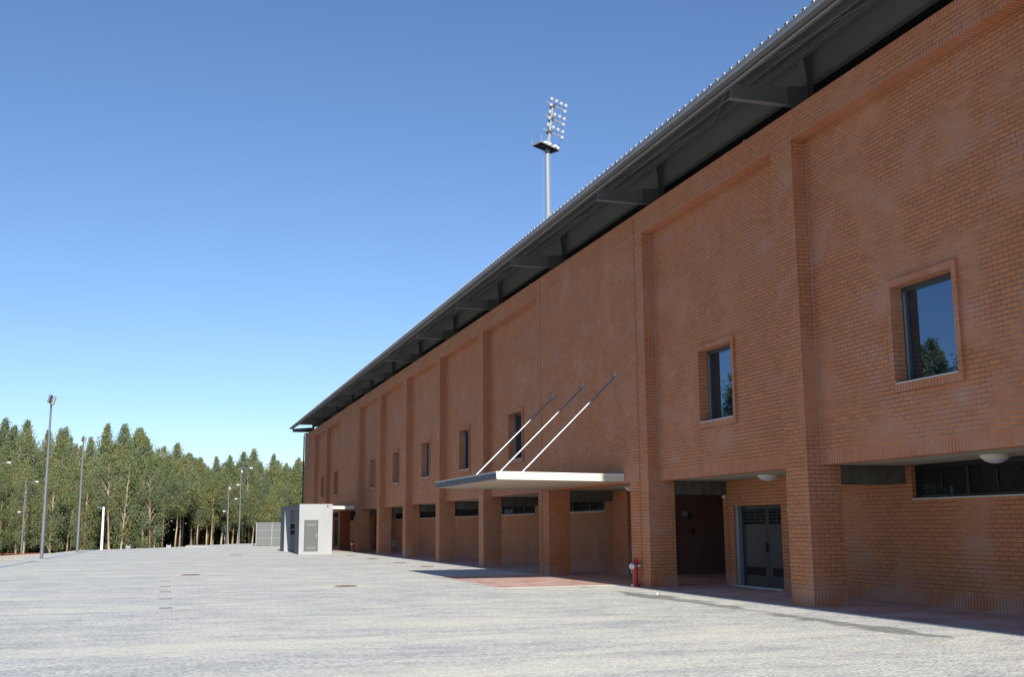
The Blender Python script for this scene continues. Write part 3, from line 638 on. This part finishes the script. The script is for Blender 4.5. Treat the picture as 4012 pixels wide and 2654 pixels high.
for s, y, zb, H, L, z2, L2, lab in ((100, -11.28, -.62, 5.54, .95, 2.99, -.40, 'street lamp with one long arm, left of the tallest pole before the trees'),
        (90, -12.3, -.62, 6.56, 1.0, 3.5, -.40, 'street lamp at the left picture edge, only its arm showing'),
        (110, 5.68, 0, 5.72, .92, 3.15, -.42, 'shorter street lamp of the pair before the trees by the booth'),
        (110.8, 6.82, 0, 7.40, 1.05, 4.35, -.46, 'taller street lamp of the pair before the trees by the booth')):
    r, h = pole('street_lamp', s, y, zb, H, .075, .045, lab, 'street lamp', sl_)
    arm_lamp(r, H-zb-.05, L); arm_lamp(r, z2-zb, L2)
    if s > 105:
        m = MB(); m.obox((.05, .07, H-zb-.42), (.05, 0, 0), (0, .09, .04), (0, -.04, .12), 'galv'); local(m, 'small_spotlight', r)
r = empty('concrete_post', W(88.3, -4.48), 'white concrete post with a small lamp, at the paving edge', 'lamp post')
m = MB(); m.tube([(0, 0, -.1), (0, 0, 3.1), (0, 0, 3.15)], [.105, .075, .05], 'white', 14); local(m, 'post', r, True)
m = MB(); m.tube([(0, -.05, 3.0), (0, -.33, 3.1)], .022, 'galv', 6); local(m, 'arm', r)
m = MB(); m.lathe((0, -.28, 3.08), (0, -1, .45), [(0, .03), (.06, .08), (.16, .09), (.22, .03), (.23, 0)], 'pole', 12); local(m, 'lamp_head', r, True)
# orange mesh barrier
m = MB()
for i in range(46): m.tube([W(95, -13.4+i*.09, -.62), W(95, -13.4+i*.09, -.30)], .012, 'orange', 4)
for zz in (-.58, -.5, -.42, -.34): m.tube([W(95, -13.4, zz), W(95, -9.3, zz+.02)], .014, 'orange', 4)
m.box(94.99, 95.01, -13.4, -9.3, -.36, -.31, 'orange'); single(m, 'safety_fence', 'low orange plastic mesh fence under the trees at far left', 'fence')
for s, y, t in ((93.9, .30, 'small grey crate-like block at the paving edge before the trees, right one'), (93.0, -2.75, 'small grey block at the paving edge near the white post')):
    m = MB(); m.box(s-.15, s+.15, y-.17, y-.12, -.3, .26, 'galv'); m.box(s-.15, s+.15, y+.12, y+.17, -.3, .26, 'galv'); m.box(s-.15, s+.15, y-.12, y+.12, .0, .18, 'galv'); single(m, 'concrete_block', t, 'block')

# ------------------------------------------------------------------ stadium floodlight mast behind the stand
MS = 80.0
fm = empty('floodlight_mast', W(MS, 28.1), 'tall grey stadium floodlight mast with platform and three tiers of lamps', 'floodlight mast')
m = MB(); m.tube([W(MS, 28.10, 0), W(MS, 28.12, 26), W(MS, 28.12, 31.4)], [.28, .17, .155], 'mast', 16); m.build('lower_shaft', fm, True)
m = MB(); m.lathe(W(MS, 28.13, 31.28), (0, 0, 1), [(0, .2), (.05, .21), (.05, .24), (.12, .24), (.12, .19)], 'galv', 16)
m.tube([W(MS, 28.13, 31.4), W(MS, 28.62, 35.35)], [.145, .10], 'mast', 12)
for dy in (-.07, .0, .08): m.tube([W(MS-.16, 28.13+dy, 31.4), W(MS-.11, 28.60+dy, 35.2)], .02, 'galv', 5)
m.build('upper_shaft', fm, True)
m = MB()
pc = [(79.6, 26.72), (78.51, 27.10), (80.01, 29.21), (80.93, 28.78)]; zp = 31.62
T = [W(a, b, zp) for a, b in pc]; Bq = [W(a, b, zp-.02) for a, b in pc]
m.face(T, 'galv'); m.face(Bq[::-1], 'iron')
for i in range(4):
    p, q = Vector(T[i]), Vector(T[(i+1) % 4]); d = (q-p)/2; n_ = d.normalized().cross(Vector((0, 0, 1)))*.025
    m.obox((p+q)/2+Vector((0, 0, -.03)), d, n_, (0, 0, .06), 'mast' if i in (1,) else 'galv')
for t in (.2, .4, .6, .8):
    p, q = Vector(Bq[0]).lerp(Vector(Bq[3]), t), Vector(Bq[1]).lerp(Vector(Bq[2]), t); m.obox((p+q)/2-Vector((0, 0, .04)), (q-p)/2, (q-p).normalized().cross(Vector((0, 0, 1)))*.02, (0, 0, .03), 'iron')
m.build('platform', fm)
m = MB()
def rail(p, q):
    p, q = Vector(p), Vector(q)
    for zz in (.28, .52): m.tube([p+Vector((0, 0, zz)), q+Vector((0, 0, zz))], .012, 'mast', 5)
for p in (T[0], T[1]): m.tube([p, Vector(p)+Vector((0, 0, .58))], .022, 'mast', 5)
rail(T[0], T[1]); rail(T[0], Vector(T[0]).lerp(Vector(T[3]), .45))
p = Vector(T[2]); m.tube([p, p+Vector((0, 0, .5))], .018, 'iron', 5); m.tube([p+Vector((0, 0, .42)), p+Vector((-.3, -.22, .42))], .012, 'iron', 5); m.build('guard_rail', fm)
for y in (27.72, 28.38): m_ = MB(); m_.tube([W(MS, y, 8), W(MS, y, 31.5)], .010, 'galv', 4); m_.build('cable', fm)
for (s, y) in ((79.0, 27.65), (79.25, 28.05), (79.6, 28.65), (79.95, 28.98)):
    b_ = MB(); b_.obox(W(s, y, zp+.1), (.07, -.05, 0), (.09, .12, 0), (0, 0, .09), 'white'); b_.build('ballast_box', fm)
lamps = [(28.46, 35.76), (28.4, 35.24), (28.86, 35.61), (29.26, 35.44), (29.66, 35.31), (29.57, 34.79), (28.3, 34.65), (28.24, 34.1), (28.7, 34.44), (29.11, 34.31), (29.5, 34.15), (29.42, 33.66), (28.13, 33.52), (28.56, 33.33), (28.95, 33.18), (29.35, 33.03), (29.29, 32.55)]
for (y, z) in lamps:
    ax = Vector((.85, -.35, -.25)).normalized(); s = MS-.35
    m = MB(); m.lathe(Vector(W(s, y, z))-ax*.14, ax, [(0, 0), (0, .04), (.05, .08), (.14, .140), (.17, .148), (.17, .130)], 'galv', 16)
    lo = m.build('lamp', fm, True)
    m = MB(); m.lathe(Vector(W(s, y, z))+ax*.02, ax, [(0, .132), (.008, .06), (.012, 0)], 'lens_grey', 16); m.lathe(Vector(W(s, y, z))+ax*.028, ax, [(0, .055), (.02, .04), (.026, 0)], 'lens', 12); m.build('lens', lo, True)
    m = MB(); m.tube([W(s+.1, y-.1, z-.05), W(s+.28, y+.02, z-.25), W(s+.3, y+.05, z-.62)], .012, 'steel', 5); m.build('yoke', lo)
for (ya, za, yb, zb) in ((28.05, 35.55, 29.62, 34.98), (27.92, 34.42, 29.48, 33.84), (27.72, 33.25, 29.35, 32.70)):
    m = MB(); m.tube([W(MS-.1, ya, za), W(MS-.05, (ya+yb)/2-.1, (za+zb)/2), W(MS-.1, yb, zb)], .045, 'galv', 6)
    c = Vector(W(MS, (ya+yb)/2-.22, (za+zb)/2+.02)); m.obox(c, (.16, 0, 0), (0, .19, -.05), (0, .03, .12), 'iron')
    for t in (.12, .3, .55, .7, .85, .97):
        p = Vector(W(MS-.1, ya+(yb-ya)*t, za+(zb-za)*t)); m.tube([p, p+Vector((0, 0, -.32))], .013, 'steel', 5); m.tube([p, p+Vector((.1, .02, .28))], .013, 'steel', 5)
    m.build('crossarm', fm)

# ------------------------------------------------------------------ trees
SKY = [(-0.1355, .084), (-.1306, .0699), (-.1265, .0912), (-.1213, .0799), (-.1176, .086), (-.1144, .0822), (-.1113, .0899), (-.105, .0769), (-.1012, .0819), (-.0945, .0716), (-.0912, .0683), (-.088, .0832), (-.0835, .0761), (-.0804, .085), (-.0748, .0686), (-.0681, .0775), (-.0612, .0665), (-.0545, .0766), (-.0494, .08), (-.0438, .0885), (-.0389, .0802), (-.0353, .0895), (-.0302, .0759), (-.0253, .0844), (-.0207, .0783), (-.0174, .086), (-.0094, .0762), (-.0054, .0718), (.0001, .0679), (.0052, .0629), (.0105, .0726), (.0168, .0596), (.022, .0648), (.0277, .0597), (.0321, .0586), (.037, .0621), (.0421, .0565), (.0464, .0628), (.0511, .0532), (.0555, .0566), (.0644, .0659), (.07, .059), (.0756, .0689), (.0813, .0569), (.0869, .0592), (.0948, .0645), (.1006, .0594), (.1074, .0652), (.1143, .0653)]
def skyline(t):
    if t <= SKY[0][0]: return .078
    for (a, va), (b, vb) in zip(SKY, SKY[1:]):
        if a <= t <= b: return va+(vb-va)*(t-a)/(b-a)
    return .063
def tree_proto(seed, start, wid, tip, rnd_top=0):
    rnd = random.Random(seed); H = 10.
    root = empty('eucalyptus_tree', (0, 0, -50), '', 'tree')
    m = MB(); pts = []; x = y = 0.; dx, dy = rnd.uniform(-.06, .06), rnd.uniform(-.05, .05)
    for i in range(11):
        pts.append(Vector((x, y, i*.97))); x += dx+rnd.uniform(-.05, .05); y += dy+rnd.uniform(-.05, .05)
    m.tube(pts, [.105*(1-i/11.5)+.008 for i in range(11)], 'bark', 7, False)
    def at(z): i = min(9, int(z/.97)); return pts[i].lerp(pts[i+1], z/.97-i)
    clumps = []
    n = 88
    for i in range(n):
        z = H*(start+(1.0-start)*((i+rnd.random())/n)**.92); u = (z/H-start)/(1-start)
        R = wid*(math.sin(math.pi*min(1, u*.80+.16))**.8)*(1-u*.55)+tip*.2
        if rnd_top: R = wid*max(.12, math.sin(math.pi*min(1, .14+u*.84)))**.7
        elif u > .8: R = (1-u)*2.6*tip+.02
        a = rnd.uniform(0, 2*math.pi); rr = R*math.sqrt(rnd.uniform(.16, 1.1))
        b = at(min(z, 9.6)); c = Vector((b.x+rr*math.cos(a), b.y+rr*math.sin(a), z)); clumps.append((c, u))
        if rr > .35 and i % 2 == 0:
            m.tube([at(max(.3, z-rr*.9)), (at(z)+c)/2+Vector((0, 0, .05)), c], [.03, .018, .008], 'bark', 4, False)
    local(m, 'trunk', root, True)
    m = MB()
    for c, u in clumps:
        k = int(88 if u < .8 else 52); sp = .30 if u < .8 else .20 if u < .92 else .11
        for j in range(k):
            cg = lambda q: max(-1.9*q, min(1.9*q, rnd.gauss(0, q)))
            p = c+Vector((cg(sp), cg(sp), cg(sp*1.2)-.06))
            L = rnd.uniform(.09, .165); w_ = rnd.uniform(.028, .050)
            d = Vector((rnd.gauss(0, .55), rnd.gauss(0, .55), -1)).normalized(); e = d.cross(Vector((rnd.gauss(0, 1), rnd.gauss(0, 1), rnd.gauss(0, .4)))).normalized()
            m.face((p-d*L*.2, p+d*L*.35+e*w_, p+d*L, p+d*L*.35-e*w_), 'leaf')
    local(m, 'crown', root); return root
protos_full = [tree_proto(11, .08, 1.75, .6), tree_proto(12, .14, 1.5, .5), tree_proto(13, .04, 1.65, .55), tree_proto(14, .10, 1.45, .7, 1)]
protos_high = [tree_proto(21, .38, 1.5, .55), tree_proto(22, .42, 1.35, .5), tree_proto(23, .34, 1.6, .6), tree_proto(24, .44, 1.5, .8, 1), tree_proto(25, .52, 1.15, .6, 1)]
protos_slim = [tree_proto(31, .36, 1.05, .5), tree_proto(32, .46, 1.0, .55)]
used = set()
def zone(t):
    if t < -.0985: return 'left of the tallest grey pole'
    if t < -.0705: return 'between the two tall grey floodlight poles'
    if t < -.051: return 'between the slimmer pole and the white post'
    if t < .010: return 'right of the white post'
    if t < .051: return 'left of the two street lamps'
    if t < .075: return 'behind the two street lamps'
    return 'above the grey gate and concrete booth'
def place(proto, s, y, H, label, group):
    sc = H/10.; wf_ = min(1.5, max(.8, sc))*random.uniform(.88, 1.12); a = random.uniform(0, 6.28)
    zb = -.62
    if id(proto) in used: o = dup(proto, W(s, y, zb), a)
    else: used.add(id(proto)); o = proto; o.location = W(s, y, zb); o.rotation_euler = (0, 0, a)
    o.scale = (wf_, wf_, sc); o['label'] = label; o['group'] = group; return o
rt_ = random.Random(5); note = []
# trees whose tips make the skyline
peaks = [p for i, p in enumerate(SKY[1:-1], 1) if SKY[i-1][1] < p[1] and p[1] > SKY[i+1][1]]
for t, v in peaks:
    s = rt_.uniform(118, 128); note.append((zone(t), 0, t, place(rt_.choice(protos_slim), s, t*s, 1.5+s*v+.62, '', 'eucalyptus tips on the skyline '+zone(t))))
# the stand in rows
for row, s0_ in enumerate((104, 108, 112.5, 117, 121, 126, 131)):
    y = -.150*s0_
    while y < (.124*s0_ if row else .13*s0_):
        s = s0_+rt_.uniform(-1.6, 1.6); t = y/s
        k = rt_.uniform(.78, .97) if row > 1 else rt_.uniform(.60, .88)
        if row < 1 and t > -.02: k = rt_.uniform(.45, .8)
        if row == 0 and t > .0 and rt_.random() < .55: y += 1.6; continue
        if t > .012:
            if row < 2 and rt_.random() < .5: y += 1.5; continue
            s = 114.5+row*3.2+rt_.uniform(-.8, 1.5); t = y/s*1.0
        H = (1.5+s*skyline(t)*k)+.62
        pr_ = rt_.choice(protos_full if (t < -.03 and row % 2 == 0) else protos_high if rt_.random() < .75 else protos_full)
        if t > .0: pr_ = rt_.choice(protos_high+protos_slim)
        o = place(pr_, s, y, H, 'inner tree of the wood '+zone(t), 'eucalyptus '+('front row ' if row < 2 else 'inner rows ')+zone(t))
        if row < 2: note.append((zone(t), 1+row, t, o))
        y += rt_.uniform(1.3, 2.7)*(.9 if row else 1.25)
for i in range(34):   # thin young trunks standing in the dark of the wood
    t = rt_.uniform(-.03, .104); s = rt_.uniform(114.5, 130)
    if t < .012: s = rt_.uniform(106, 128)
    o = place(rt_.choice(protos_slim+protos_high[3:]), s, t*s, (1.5+s*skyline(t)*rt_.uniform(.62, .9))+.62, 'thin young eucalyptus among the trunks '+zone(t), 'thin young eucalyptus '+zone(t)); o.scale = (.75, .75, o.scale[2])
ORD = 'first second third fourth fifth sixth seventh eighth ninth tenth eleventh twelfth thirteenth fourteenth'.split()
for key in sorted({(a, b) for a, b, c, d in note}):
    for i, (a, b, c, o) in enumerate(sorted([q for q in note if (q[0], q[1]) == key], key=lambda q: q[2])):
        o['label'] = ('skyline tree %s, %s from left', 'foremost tree %s, %s from left', 'second-row tree %s, %s from left')[b] % (a, ORD[min(i, 13)])
# trees beyond the left edge, mirrored in the windows
for s, y, H in ((57, -30, 12), (60, -29, 13.5), (63, -30, 15.2), (65.2, -31, 15.6), (66.3, -30, 15.5), (67.4, -29.5, 15.0), (68.3, -31.5, 14.9), (69.6, -31, 13.6), (72, -30, 12.8), (75, -31, 12.2), (80, -29, 12), (86, -27, 13), (92, -30, 18), (95, -30.5, 18), (97.5, -29.5, 17.2), (100, -31, 15.8), (102.5, -30, 14.5), (105.5, -31, 14), (110, -30, 14)):
    o = place(rt_.choice(protos_full), s, y, H, 'eucalyptus outside the picture, mirrored in the brick wall windows', 'eucalyptus trees mirrored in the windows'); o.scale = (1.75, 1.75, o.scale[2])
# undergrowth and far wood
m = MB(); rnd = random.Random(3)
for i in range(46000):
    s = rnd.uniform(112, 142); y = rnd.uniform(-.16, .14)*s
    zc = rnd.betavariate(1, 2.6)*3.0 if i % 3 else rnd.random()**1.6*1.1
    if s < 124 and (y/s > -.012 or rnd.random() < .5): s = rnd.uniform(124, 142); y = rnd.uniform(-.16, .14)*s
    if s > 124: zc = rnd.random()**1.35*7.0
    p = Vector(W(s, y, -.62+zc)); d = Vector((rnd.gauss(0, 1), rnd.gauss(0, 1), rnd.gauss(0, 1))).normalized(); e = d.orthogonal().normalized(); L = rnd.uniform(.12, .34)
    m.face((p-d*L, p+e*L*.5, p+d*L, p-e*L*.5), 'leaf')
tag(m.build('undergrowth'), 'shaded undergrowth and distant foliage filling the wood', 'undergrowth', kind='stuff')
